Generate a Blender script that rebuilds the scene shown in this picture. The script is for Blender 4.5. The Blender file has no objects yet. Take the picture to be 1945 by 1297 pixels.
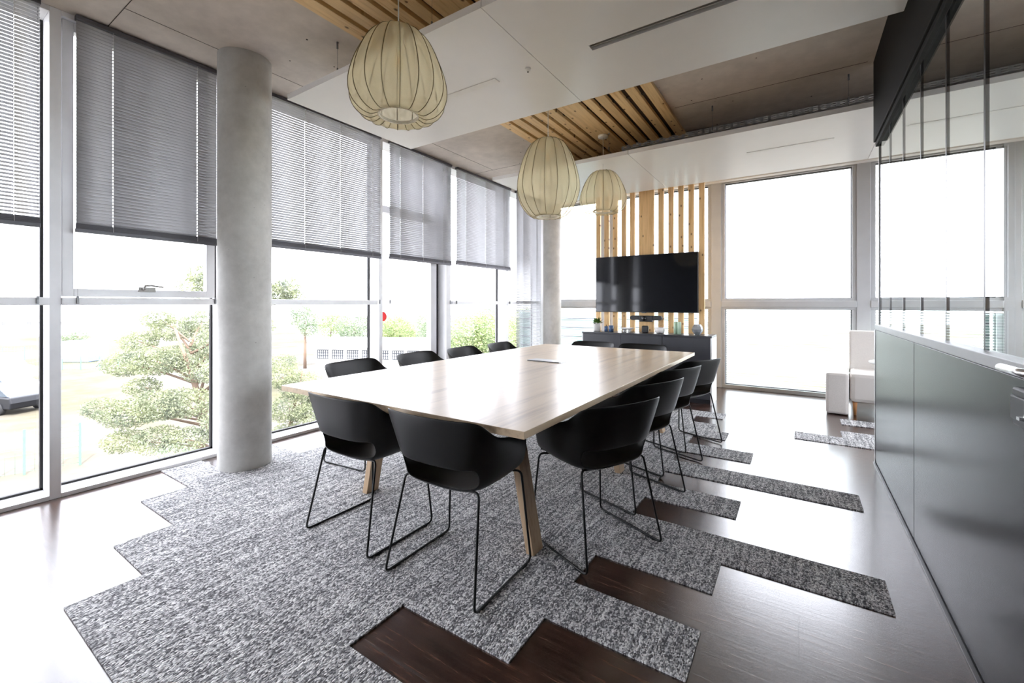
import bpy, bmesh, math, random
from mathutils import Vector, Matrix, noise as mnoise
random.seed(7)
PI = math.pi
SC = bpy.context.scene
COL = SC.collection

# ------------------------------------------------------------------ camera
FPX, CXP, CYP, CAMH, YAW = 822.25, 972.5, 577.35, 1.25, 0.58438
cd = bpy.data.cameras.new('camera')
cam = bpy.data.objects.new('camera', cd); COL.objects.link(cam)
cam.location = (0, 0, CAMH)
cam.rotation_euler = (PI/2, 0, YAW)
cd.sensor_fit = 'HORIZONTAL'; cd.sensor_width = 36.0
cd.lens = FPX/1945*36.0
cd.shift_x = 0.0
cd.shift_y = -(648.5-CYP)/1945
cd.clip_start = 0.05; cd.clip_end = 500
SC.camera = cam

FW = Vector((-math.sin(YAW), math.cos(YAW), 0)); RT = Vector((math.cos(YAW), math.sin(YAW), 0))
def at(px, py, dp):
    """a survey point of the place: direction and depth as seen from the camera station"""
    d = FW + RT*((px-CXP)/FPX)
    return Vector((d.x*dp, d.y*dp, CAMH + (CYP-py)/FPX*dp))

# ------------------------------------------------------------------ materials
def lin(c):
    return tuple((v/12.92 if v <= .04045 else ((v+.055)/1.055)**2.4) for v in (x/255 for x in c))
class N:
    def __init__(s, name):
        s.m = bpy.data.materials.new(name); s.m.use_nodes = True
        s.t = s.m.node_tree; s.t.nodes.clear()
        s.out = s.t.nodes.new('ShaderNodeOutputMaterial')
    def n(s, typ, **kw):
        nd = s.t.nodes.new(typ)
        for k, v in kw.items():
            if k.startswith('i_'):
                key = k[2:]
                key = int(key) if key.isdigit() else key.replace('_', ' ')
                s.set(nd.inputs[key], v)
            else: setattr(nd, k, v)
        return nd
    def set(s, sock, v):
        if isinstance(v, bpy.types.NodeSocket): s.t.links.new(v, sock)
        elif isinstance(v, (tuple, list)) and len(v) == 3 and sock.type == 'RGBA': sock.default_value = (*v, 1)
        else: sock.default_value = v
    def l(s, a, b): s.t.links.new(a, b)
    def ramp(s, fac, stops, interp='LINEAR'):
        r = s.n('ShaderNodeValToRGB'); s.l(fac, r.inputs[0]); r.color_ramp.interpolation = interp
        els = r.color_ramp.elements
        while len(els) < len(stops): els.new(.5)
        for e, (p, c) in zip(els, stops):
            e.position = p; e.color = (*c, 1) if len(c) == 3 else c
        return r.outputs[0]
    def mix(s, fac, a, b, blend='MIX'):
        m = s.n('ShaderNodeMix', data_type='RGBA', blend_type=blend)
        s.set(m.inputs[0], fac); s.set(m.inputs[6], a); s.set(m.inputs[7], b)
        return m.outputs[2]
    def math(s, op, a, b=0.0, c=0.0):
        m = s.n('ShaderNodeMath', operation=op); s.set(m.inputs[0], a); s.set(m.inputs[1], b); s.set(m.inputs[2], c)
        return m.outputs[0]
    def coord(s, kind='Object', scale=(1, 1, 1), loc=(0, 0, 0)):
        tc = s.n('ShaderNodeTexCoord'); mp = s.n('ShaderNodeMapping')
        s.l(tc.outputs[kind], mp.inputs[0]); mp.inputs['Scale'].default_value = scale; mp.inputs['Location'].default_value = loc
        return mp.outputs[0]
    def noise(s, vec, scale, detail=4, rough=.55):
        return s.n('ShaderNodeTexNoise', i_Vector=vec, i_Scale=scale, i_Detail=detail, i_Roughness=rough).outputs['Fac']
    def bump(s, h, strength=.2, dist=.01):
        return s.n('ShaderNodeBump', i_Strength=strength, i_Distance=dist, i_Height=h).outputs[0]
    def pbr(s, color, rough=.5, metal=0.0, normal=None, spec=None, coat=None, **kw):
        p = s.n('ShaderNodeBsdfPrincipled')
        s.set(p.inputs['Base Color'], color); s.set(p.inputs['Roughness'], rough); s.set(p.inputs['Metallic'], metal)
        if normal is not None: s.l(normal, p.inputs['Normal'])
        if spec is not None: s.set(p.inputs['Specular IOR Level'], spec)
        for k, v in kw.items(): s.set(p.inputs[k.replace('_', ' ')], v)
        s.l(p.outputs[0], s.out.inputs[0]); s.p = p
        return s.m

def plain(name, rgb, rough=.5, metal=0.0, spec=None, var=.04, nscale=6, **kw):
    """paint, plastic or metal: a colour with a faint procedural mottling"""
    b = N(name); c = lin(rgb)
    f = b.noise(b.coord(), nscale, 3)
    lo = tuple(v*(1-var) for v in c); hi = tuple(min(1, v*(1+var)) for v in c)
    return b.pbr(b.ramp(f, [(.3, lo), (.7, hi)]), rough, metal, spec=spec, **kw)

def wood_light(name, axis, base, dark, knots=True, rough=.55, gs=1.0, spec=.4, coat=0.0):
    b = N(name)
    st = {'X': (.7, 14, 14), 'Y': (14, .7, 14), 'Z': (14, 14, .7)}[axis]
    tc = b.n('ShaderNodeTexCoord'); oi = b.n('ShaderNodeObjectInfo')
    off = b.n('ShaderNodeVectorMath', operation='SCALE'); off.inputs[0].default_value = (7.3, 5.1, 9.7)
    b.l(oi.outputs['Random'], off.inputs['Scale'])
    add = b.n('ShaderNodeVectorMath', operation='ADD'); b.l(tc.outputs['Object'], add.inputs[0]); b.l(off.outputs[0], add.inputs[1])
    mp = b.n('ShaderNodeMapping'); b.l(add.outputs[0], mp.inputs[0]); mp.inputs['Scale'].default_value = tuple(v*gs for v in st)
    g = b.noise(mp.outputs[0], 3.0, 6, .6)
    col = b.ramp(g, [(.30, lin(dark)), (.48, lin(base)), (.72, tuple(min(1, v*1.12) for v in lin(base)))])
    br = b.math('MULTIPLY_ADD', oi.outputs['Random'], .16, .92)
    hs = b.n('ShaderNodeHueSaturation'); b.l(col, hs.inputs['Color']); b.l(br, hs.inputs['Value']); col = hs.outputs[0]
    if knots:
        sx = b.n('ShaderNodeSeparateXYZ'); b.l(add.outputs[0], sx.inputs[0]); cx = b.n('ShaderNodeCombineXYZ')
        lng, acr = {'X': (0, 1), 'Y': (1, 0), 'Z': (2, 0)}[axis]
        b.l(b.math('MULTIPLY', sx.outputs[lng], .62), cx.inputs[0]); b.l(sx.outputs[acr], cx.inputs[1])
        v = b.n('ShaderNodeTexVoronoi', voronoi_dimensions='2D', i_Vector=cx.outputs[0], i_Scale=11.0)
        kn = b.ramp(v.outputs['Distance'], [(.06, (1, 1, 1)), (.10, (.4, .4, .4)), (.15, (0, 0, 0))])
        sep = b.n('ShaderNodeSeparateColor'); b.l(v.outputs['Color'], sep.inputs[0])
        pick = b.math('GREATER_THAN', sep.outputs[0], .62)
        k = b.math('MULTIPLY', b.math('MULTIPLY', kn, pick), .85)
        col = b.mix(k, col, lin((92, 52, 24)))
    return b.pbr(col, rough, spec=spec, normal=b.bump(g, .08, .004), Coat_Weight=coat, Coat_Roughness=.28, Coat_IOR=1.6)

def concrete(name, base, sc=1.0, rough=.7):
    b = N(name); v = b.coord()
    f1 = b.noise(v, 1.1*sc, 7, .62); f2 = b.noise(v, 9*sc, 5, .6)
    c = lin(base)
    col = b.ramp(f1, [(.28, tuple(x*.72 for x in c)), (.5, c), (.74, tuple(min(1, x*1.22) for x in c))])
    col = b.mix(.35, col, b.ramp(f2, [(.3, tuple(x*.75 for x in c)), (.7, tuple(min(1, x*1.2) for x in c))]))
    vo = b.n('ShaderNodeTexVoronoi', i_Vector=v, i_Scale=9*sc)
    sp = b.n('ShaderNodeSeparateColor'); b.l(vo.outputs['Color'], sp.inputs[0])
    pit = b.math('MULTIPLY', b.ramp(vo.outputs['Distance'], [(.035, (1, 1, 1)), (.06, (0, 0, 0))]), b.math('GREATER_THAN', sp.outputs[1], .6))
    col = b.mix(b.math('MULTIPLY', pit, .7), col, tuple(x*.3 for x in c))
    return b.pbr(col, rough, spec=.35, normal=b.bump(f2, .12, .01))

def glass_mat(name, tint=(1, 1, 1), refl=1.0, stripes=None):
    b = N(name)
    tr = b.n('ShaderNodeBsdfTransparent'); b.set(tr.inputs[0], tint)
    gl = b.n('ShaderNodeBsdfGlossy'); gl.inputs['Roughness'].default_value = 0.0
    fr = b.n('ShaderNodeFresnel', i_IOR=1.45)
    geo = b.n('ShaderNodeNewGeometry')
    fac = b.math('MULTIPLY', b.math('MULTIPLY', fr.outputs[0], refl), b.math('SUBTRACT', 1.0, geo.outputs['Backfacing']))
    ms = b.n('ShaderNodeMixShader'); b.set(ms.inputs[0], fac); b.l(tr.outputs[0], ms.inputs[1]); b.l(gl.outputs[0], ms.inputs[2])
    res = ms.outputs[0]
    if stripes:
        sp = b.n('ShaderNodeSeparateXYZ'); b.l(b.coord(), sp.inputs[0])
        w = b.math('FRACT', b.math('MULTIPLY', sp.outputs[2], stripes[0]))
        nz = b.noise(b.coord(scale=(.6, .6, 12)), 3, 2)
        st = b.math('LESS_THAN', w, b.math('MULTIPLY_ADD', nz, .3, stripes[1]))
        tl = b.n('ShaderNodeBsdfTranslucent'); b.set(tl.inputs[0], stripes[2])
        df = b.n('ShaderNodeBsdfDiffuse'); b.set(df.inputs[0], stripes[2])
        m2 = b.n('ShaderNodeMixShader'); m2.inputs[0].default_value = .3; b.l(tl.outputs[0], m2.inputs[1]); b.l(df.outputs[0], m2.inputs[2])
        m3 = b.n('ShaderNodeMixShader'); b.set(m3.inputs[0], b.math('MULTIPLY', st, .8)); b.l(res, m3.inputs[1]); b.l(m2.outputs[0], m3.inputs[2])
        res = m3.outputs[0]
    b.l(res, b.out.inputs[0]); return b.m

def sheer_mat():
    b = N('sheer_cream_fabric'); v = b.coord()
    f = b.noise(v, 320, 2)
    tr = b.n('ShaderNodeBsdfTransparent'); b.set(tr.inputs[0], (1, .95, .80))
    c = lin((230, 222, 199))
    df = b.n('ShaderNodeBsdfDiffuse'); b.set(df.inputs[0], c)
    tl = b.n('ShaderNodeBsdfTranslucent'); b.set(tl.inputs[0], c)
    m1 = b.n('ShaderNodeMixShader'); m1.inputs[0].default_value = .5; b.l(df.outputs[0], m1.inputs[1]); b.l(tl.outputs[0], m1.inputs[2])
    m2 = b.n('ShaderNodeMixShader'); b.set(m2.inputs[0], b.math('MULTIPLY_ADD', f, .06, .33)); b.l(tr.outputs[0], m2.inputs[1]); b.l(m1.outputs[0], m2.inputs[2])
    b.l(m2.outputs[0], b.out.inputs[0]); return b.m

def floor_mat():
    b = N('dark_wood_planks'); v = b.coord()
    br = b.n('ShaderNodeTexBrick', i_Vector=v, i_Scale=1.0, i_Mortar_Size=.0022, i_Mortar_Smooth=.2, i_Brick_Width=1.22, i_Row_Height=.2605)
    br.offset = .37; br.offset_frequency = 2
    br.inputs['Color1'].default_value = (1, 1, 1, 1); br.inputs['Color2'].default_value = (.55, .55, .55, 1); br.inputs['Mortar'].default_value = (0, 0, 0, 1)
    g = b.noise(b.coord(scale=(1.0, 15, 1)), 3.4, 8, .72)
    g2 = b.noise(b.coord(scale=(.5, 5, 1)), 2.2, 4, .6)
    col = b.ramp(g, [(.34, lin((34, 22, 17))), (.5, lin((66, 44, 36))), (.66, lin((108, 79, 64)))])
    col = b.mix(.3, col, b.ramp(g2, [(.35, lin((34, 22, 18))), (.65, lin((82, 56, 46)))]))
    col = b.mix(.5, col, br.outputs['Color'], 'MULTIPLY')
    rg = b.math('MULTIPLY_ADD', g, .14, .17)
    h = b.math('ADD', b.math('MULTIPLY', g, .6), b.math('MULTIPLY', br.outputs['Fac'], -1.5))
    return b.pbr(col, rg, spec=.8, normal=b.bump(h, .38, .003), Coat_Weight=.6, Coat_Roughness=.2, Coat_IOR=1.7)

def carpet_mat():
    b = N('grey_loop_carpet'); v = b.coord()
    vo = b.n('ShaderNodeTexVoronoi', i_Vector=b.coord(scale=(1.7, .95, 1)), i_Scale=120)
    sp = b.n('ShaderNodeSeparateColor'); b.l(vo.outputs['Color'], sp.inputs[0])
    # ribs that run along y, broken up by noise
    rib = b.noise(b.coord(scale=(52, 3.2, 1)), 1.0, 3, .6)
    big = b.noise(b.coord(scale=(3, 10, 1)), 2.0, 3, .6)
    fine = b.noise(v, 260, 2)
    t = b.math('ADD', b.math('MULTIPLY', sp.outputs[0], .68), b.math('MULTIPLY_ADD', rib, 1.0, -.25))
    t = b.math('ADD', t, b.math('MULTIPLY_ADD', big, .30, -.28))
    t = b.math('ADD', t, b.math('MULTIPLY_ADD', fine, .2, -.1))
    col = b.ramp(t, [(.18, lin((92, 92, 95))), (.42, lin((150, 150, 152))), (.62, lin((206, 206, 207))), (.88, lin((244, 244, 243)))])
    h = b.math('ADD', b.math('MULTIPLY', vo.outputs['Distance'], -1.0), b.math('MULTIPLY', rib, 1.0))
    return b.pbr(col, .95, spec=.1, normal=b.bump(h, .8, .006))

def leaf_mat(name, c1, c2, tl=.35):
    b = N(name)
    f = b.noise(b.coord(), 1.7, 3)
    col = b.ramp(f, [(.35, lin(c1)), (.65, lin(c2))])
    df = b.n('ShaderNodeBsdfDiffuse'); b.set(df.inputs[0], col)
    t = b.n('ShaderNodeBsdfTranslucent'); b.set(t.inputs[0], col)
    m = b.n('ShaderNodeMixShader'); m.inputs[0].default_value = tl; b.l(df.outputs[0], m.inputs[1]); b.l(t.outputs[0], m.inputs[2])
    b.l(m.outputs[0], b.out.inputs[0]); return b.m

def fabric(name, rgb, sc=420):
    b = N(name); v = b.coord(); c = lin(rgb)
    f = b.noise(v, sc, 2)
    col = b.ramp(f, [(.3, tuple(x*.82 for x in c)), (.7, tuple(min(1, x*1.1) for x in c))])
    return b.pbr(col, .9, spec=.15, normal=b.bump(f, .15, .002))

def ground_mat():
    b = N('pale_dry_ground'); v = b.coord()
    f = b.noise(v, .10, 6, .6); f2 = b.noise(v, .9, 5, .6)
    col = b.ramp(f, [(.40, lin((96, 95, 93))), (.52, lin((90, 84, 72))), (.62, lin((78, 79, 56)))])
    col = b.mix(.3, col, b.ramp(f2, [(.3, lin((68, 60, 46))), (.7, lin((100, 97, 90)))]))
    return b.pbr(col, .9, spec=.1)

M = dict(
    floor=floor_mat(), carpet=carpet_mat(),
    concrete=concrete('ceiling_concrete', (208, 198, 188)),
    column=concrete('column_concrete', (192, 191, 187), 1.6),
    joint=plain('joint_dark_line', (60, 54, 48), .9),  # dark colour of ceiling joints, tie holes and battens
    white=plain('white_paint', (236, 235, 232), .6),
    galv=plain('galvanised_tray', (214, 212, 208), .5),
    blocker=plain('dark_blocker_skin', (42, 38, 35), .8),  # skin of the added light-blocking box
    gap_backing=plain('dark_brown_backing', (74, 62, 54), .95, spec=.1),
    wall_grey=plain('grey_wall_paint', (84, 83, 83), .6),
    panel=plain('white_panel_lacquer', (236, 235, 234), .32, spec=.45, var=.01),
    panel_edge=plain('panel_edge_lacquer', (190, 184, 178), .5),
    slot_grey=plain('slot_grey_metal', (150, 147, 143), .45, .4),
    frame=plain('silver_window_frame', (232, 232, 234), .4, .05),
    frame_back=plain('grey_window_frame', (186, 188, 190), .42, .05),
    gasket=plain('black_gasket', (28, 27, 28), .6),
    glass=glass_mat('window_glass', (1, 1, 1)),
    film=glass_mat('striped_film_glass', (.97, 1, .99), .8, (30.0, .30, lin((232, 240, 236)))),
    pglass=glass_mat('partition_glass', (.96, .985, .975), .9),
    slat_metal=plain('grey_blind_slat', (188, 188, 191), .42, .25),
    blind_rail=plain('dark_blind_rail', (92, 91, 96), .45, .3),
    cord=plain('pale_cord', (225, 224, 220), .8),
    pine=wood_light('pine_slat', 'Z', (226, 188, 134), (206, 160, 104)),
    pine_y=wood_light('pine_ceiling_slat', 'Y', (230, 198, 146), (208, 168, 114)),
    oak_top=wood_light('oak_tabletop', 'Y', (192, 170, 140), (156, 132, 104), knots=False, rough=.36, gs=.45, spec=.6, coat=.5),
    oak=wood_light('oak_leg', 'Z', (184, 158, 128), (158, 132, 102), knots=False, rough=.5),
    chair=plain('black_plastic', (11, 11, 12), .40, spec=.34),
    wire=plain('black_steel_wire', (14, 14, 15), .38, .3),
    steel=plain('grey_steel', (120, 120, 122), .4, .7),
    silver=plain('brushed_silver', (205, 205, 206), .25, .9),
    screen=plain('black_screen_glass', (9, 12, 18), .07, spec=.45),
    bezel=plain('black_bezel', (14, 14, 15), .35),
    dark_plastic=plain('dark_grey_plastic', (38, 38, 40), .5),
    cab=plain('anthracite_laminate', (60, 61, 66), .42),
    cab_top=plain('anthracite_top', (50, 51, 56), .3),
    cab_side=plain('white_laminate', (232, 233, 234), .4),
    part=plain('satin_grey_panel', (26, 26, 29), .27, 0, spec=.08),
    header=plain('dark_brown_header', (26, 24, 23), .7, spec=.1),
    black=plain('black_mullion', (20, 20, 22), .4),
    cap=plain('satin_cap_rail', (150, 150, 152), .45),
    alu=plain('light_aluminium', (218, 219, 220), .35, .5),
    sheer=sheer_mat(), rib=plain('bronze_rib_wire', (96, 84, 58), .5, .3),
    ring=plain('white_ring', (240, 236, 226), .5),
    bulb=None, filament=None,
    fabric=fabric('light_grey_upholstery', (222, 218, 213)), beech=wood_light('beech_leg', 'Z', (198, 142, 92), (170, 112, 66), knots=False),
    leaf=leaf_mat('succulent_leaf', (62, 96, 44), (116, 150, 78)), pot=plain('pale_grey_pot', (200, 198, 196), .6),
    blue=plain('blue_glazed_ceramic', (74, 98, 134), .15, spec=.6), ceramic=plain('white_ceramic', (236, 233, 230), .25),
    mint=plain('pale_green_wax', (196, 222, 196), .45), smoke=plain('smoked_mirror_glass', (176, 182, 188), .12, .55),
    orange=plain('copper_handle', (196, 132, 84), .3, .6),
    red=plain('red_vinyl', (232, 22, 26), .5),
    ground=ground_mat(), bark=plain('pine_bark', (112, 92, 78), .9),
    pineleaf=leaf_mat('pine_needles', (104, 112, 98), (158, 163, 128)),
    leaf_b=leaf_mat('broad_leaf', (128, 146, 104), (168, 178, 130)), leaf_d=leaf_mat('olive_leaf', (116, 130, 110), (148, 160, 132)),
    bwhite=plain('white_render', (238, 238, 236), .8), bwin=plain('building_window', (58, 61, 68), .4), teal=plain('teal_grey_cladding', (96, 120, 116), .7), broof=plain('pale_roof', (232, 228, 224), .8),
    carblack=plain('black_car_paint', (18, 19, 24), .4, spec=.3), carwhite=plain('white_car_paint', (235, 236, 238), .25),
    carglass=plain('car_glass', (70, 78, 88), .08, spec=.8), tyre=plain('tyre_rubber', (30, 30, 32), .8), rim=plain('alloy_rim', (190, 192, 196), .3, .8),
    fence=plain('green_fence', (92, 132, 104), .6), lblue=plain('blue_container', (110, 124, 186), .6),
)
def bulb_mat():
    b = N('clear_bulb'); tr = b.n('ShaderNodeBsdfTransparent'); gl = b.n('ShaderNodeBsdfGlossy'); gl.inputs['Roughness'].default_value = .05
    fr = b.n('ShaderNodeFresnel', i_IOR=1.45); ms = b.n('ShaderNodeMixShader'); b.set(tr.inputs[0], (1, .97, .9))
    geo = b.n('ShaderNodeNewGeometry')
    b.set(ms.inputs[0], b.math('MULTIPLY', fr.outputs[0], b.math('SUBTRACT', 1.0, geo.outputs['Backfacing']))); b.l(tr.outputs[0], ms.inputs[1]); b.l(gl.outputs[0], ms.inputs[2]); b.l(ms.outputs[0], b.out.inputs[0]); return b.m
M['bulb'] = bulb_mat(); M['filament'] = plain('amber_filament', (236, 176, 96), .4)

# ------------------------------------------------------------------ mesh builder
class MB:
    def __init__(s): s.v = []; s.f = []; s.sm = []
    def add(s, vs, fs, smooth=False):
        o = len(s.v); s.v += [tuple(p) for p in vs]; s.f += [tuple(i+o for i in f) for f in fs]; s.sm += [smooth]*len(fs); return s
    def box(s, x0, x1, y0, y1, z0, z1):
        x0, x1 = min(x0, x1), max(x0, x1); y0, y1 = min(y0, y1), max(y0, y1); z0, z1 = min(z0, z1), max(z0, z1)
        return s.add([(x0,y0,z0),(x1,y0,z0),(x1,y1,z0),(x0,y1,z0),(x0,y0,z1),(x1,y0,z1),(x1,y1,z1),(x0,y1,z1)],
                     [(0,3,2,1),(4,5,6,7),(0,1,5,4),(1,2,6,5),(2,3,7,6),(3,0,4,7)])
    def hexa(s, bot, top):
        return s.add(list(bot)+list(top), [(0,3,2,1),(4,5,6,7),(0,1,5,4),(1,2,6,5),(2,3,7,6),(3,0,4,7)])
    def prism(s, poly, a, b, axis='y', smooth=False):
        """polygon in the plane across axis, extruded from a to b"""
        n = len(poly)
        mk = {'y': lambda p, t: (p[0], t, p[1]), 'x': lambda p, t: (t, p[0], p[1]), 'z': lambda p, t: (p[0], p[1], t)}[axis]
        vs = [mk(p, a) for p in poly]+[mk(p, b) for p in poly]
        s.add(vs, [tuple(range(n-1, -1, -1)), tuple(range(n, 2*n))]); o = len(s.v)-2*n
        s.f += [(o+i, o+(i+1) % n, o+n+(i+1) % n, o+n+i) for i in range(n)]; s.sm += [smooth]*n
        return s
    def lathe(s, prof, n=24, c=(0, 0, 0), smooth=True, scal=None, cap=False):
        vs = []; fs = []
        for (r, z) in prof:
            for k in range(n):
                a = 2*PI*k/n; rr = r*(scal(a, z) if scal else 1)
                vs.append((c[0]+rr*math.cos(a), c[1]+rr*math.sin(a), c[2]+z))
        m = len(prof)
        for i in range(m-1):
            for k in range(n):
                fs.append((i*n+k, i*n+(k+1) % n, (i+1)*n+(k+1) % n, (i+1)*n+k))
        if cap: fs += [tuple(range(n-1, -1, -1)), tuple(range((m-1)*n, m*n))]
        return s.add(vs, fs, smooth)
    def cyl(s, c, r, z0, z1, n=24, r2=None):
        r2 = r if r2 is None else r2
        return s.lathe([(r, z0), (r2, z1)], n, c, True, cap=True)
    def tube(s, pts, r, n=8, fillet=0.0, closed=False, cap=True):
        P = [Vector(p) for p in pts]
        if fillet:
            Q = [P[0]]
            for i in range(1, len(P)-1):
                a, b, c = P[i-1], P[i], P[i+1]
                d1 = (a-b); d2 = (c-b); f = min(fillet, d1.length*.45, d2.length*.45)
                p1 = b+d1.normalized()*f; p2 = b+d2.normalized()*f
                for t in (0, .25, .5, .75, 1): Q.append((1-t)**2*p1+2*t*(1-t)*b+t*t*p2)
            Q.append(P[-1]); P = Q
        m = len(P); vs = []; fs = []; u = None
        for i in range(m):
            if closed: t = (P[(i+1) % m]-P[i-1])
            else: t = P[min(i+1, m-1)]-P[max(i-1, 0)]
            t.normalize()
            if u is None:
                u = t.orthogonal().normalized()
            u = (u-t*u.dot(t)); u = u.normalized() if u.length > 1e-6 else t.orthogonal().normalized()
            w = t.cross(u)
            rr = r[i] if isinstance(r, (list, tuple)) else r
            for k in range(n):
                a = 2*PI*k/n; vs.append(P[i]+u*(rr*math.cos(a))+w*(rr*math.sin(a)))
        for i in range(m if closed else m-1):
            j = (i+1) % m
            for k in range(n): fs.append((i*n+k, i*n+(k+1) % n, j*n+(k+1) % n, j*n+k))
        if cap and not closed: fs += [tuple(range(n-1, -1, -1)), tuple(range((m-1)*n, m*n))]
        return s.add(vs, fs, True)
    def sphere(s, c, r, n=16, m=10, sz=1.0):
        prof = [(max(r*math.sin(PI*i/m), 1e-4), -r*sz*math.cos(PI*i/m)) for i in range(m+1)]
        return s.lathe(prof, n, c)
    def build(s, name, mat, parent=None, bevel=0.0, subsurf=0, solid=0.0, auto=None):
        me = bpy.data.meshes.new(name); me.from_pydata(s.v, [], s.f); me.update()
        for p, sm in zip(me.polygons, s.sm): p.use_smooth = sm
        bm = bmesh.new(); bm.from_mesh(me); bmesh.ops.recalc_face_normals(bm, faces=bm.faces); bm.to_mesh(me); bm.free()
        me.materials.append(mat)
        o = bpy.data.objects.new(name, me); COL.objects.link(o)
        if parent is not None: o.parent = parent
        if solid:
            md = o.modifiers.new('solid', 'SOLIDIFY'); md.thickness = solid; md.offset = 0
        if bevel:
            md = o.modifiers.new('bevel', 'BEVEL'); md.width = bevel; md.segments = 2; md.limit_method = 'ANGLE'
        if subsurf:
            md = o.modifiers.new('sub', 'SUBSURF'); md.levels = subsurf; md.render_levels = subsurf
        return o
def tag(o, label=None, cat=None, group=None, kind=None):
    if label: o['label'] = label
    if cat: o['category'] = cat
    if group: o['group'] = group
    if kind: o['kind'] = kind
    return o
def thing(name, loc=(0, 0, 0), rz=0.0, label=None, cat=None, group=None, kind=None):
    o = bpy.data.objects.new(name, None); COL.objects.link(o); o.location = loc; o.rotation_euler = (0, 0, rz)
    o.empty_display_size = .1
    return tag(o, label, cat, group, kind)
def copy_tree(o, parent=None):
    c = o.copy(); COL.objects.link(c)
    if parent is not None: c.parent = parent
    for ch in list(o.children): copy_tree(ch, c)
    return c
def S(o, kind='structure'): o['kind'] = kind; return o

# ------------------------------------------------------------------ room shell
YN, YB = -1.6, 7.12           # wall behind the camera, back glazing face
XW, XG = -3.975, -4.16        # window mullion face, glass plane
XR = .5035                    # partition face
XE = 4.2                      # far wall beyond the partition
ZC = 3.15
S(MB().box(-4.28, XE+.2, YN-.2, 7.34, -.25, 0).build('floor', M['floor']))
ceil = S(MB().box(-4.28, XE+.2, YN-.2, 7.34, ZC, ZC+.30).build('ceiling', M['concrete']))
jm = MB()
for (x0, x1, y0, y1) in ((-4.0, -2.62, .943, .947), (-3.612, -3.608, .947, 4.97), (-3.97, -2.62, 4.968, 4.972), (-1.0, XR-.05, 4.368, 4.372), (.6, XE, 4.368, 4.372), (-1.0, XR, .943, .947)):
    jm.box(x0, x1, y0, y1, ZC-.0015, ZC+.002)
jm.build('formwork_joint', M['joint'], ceil)
bh = MB()
for _ in range(46):
    x, y = random.choice([(random.uniform(-3.9, -2.65), random.uniform(-.5, 6.5)), (random.uniform(-.95, .45), random.uniform(0, 6.5))])
    bh.cyl((x, y, 0), random.uniform(.004, .008), ZC-.001, ZC+.001, 8)
bh.build('tie_hole', M['joint'], ceil)
wb = MB(); wb.box(-4.28, XE+.2, YN-.2, YN, 0, .85); wb.box(-4.28, XE+.2, YN-.2, YN, 1.8, ZC)
for (a, b_) in ((-4.28, -2.2), (-.7, XE+.2)): wb.box(a, b_, YN-.2, YN, .85, 1.8)
S(wb.build('wall_behind', M['wall_grey']))
for k, (a, b_) in enumerate(((-2.2, -.7),)):
    w_ = S(thing('window_%d' % (20+k)))  # unseen rear window, added to let in fill light
    f_ = MB(); f_.box(a, a+.05, YN-.14, YN-.06, .85, 1.80); f_.box(b_-.05, b_, YN-.14, YN-.06, .85, 1.80); f_.box(a+.05, b_-.05, YN-.14, YN-.06, .85, .91); f_.box(a+.05, b_-.05, YN-.14, YN-.06, 1.74, 1.80)
    f_.build('window_frame', M['white'], w_); MB().box(a+.05, b_-.05, YN-.104, YN-.096, .91, 1.74).build('pane', M['glass'], w_)
wr_ = MB(); wr_.box(XE, XE+.2, YN, 7.34, 0, .9); wr_.box(XE, XE+.2, YN, 7.34, 2.9, ZC); wr_.box(XE, XE+.2, YN, 1.0, .9, 2.9); wr_.box(XE, XE+.2, 6.4, 7.34, .9, 2.9)
S(wr_.build('wall_right', M['white']))
w_ = S(thing('window_21'))  # unseen window, added to brighten the area beyond the partition
f_ = MB()
for y in (1.0, 2.77, 4.55, 6.34): f_.box(XE+.06, XE+.14, y, y+.06, .9, 2.9)
for z in (.9, 2.84): f_.box(XE+.06, XE+.14, 1.06, 6.34, z, z+.06)
f_.build('window_frame', M['white'], w_)
for a, b_ in ((1.06, 2.77), (2.83, 4.55), (4.61, 6.34)): MB().box(XE+.096, XE+.104, a, b_, .96, 2.84).build('pane', M['glass'], w_)

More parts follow.
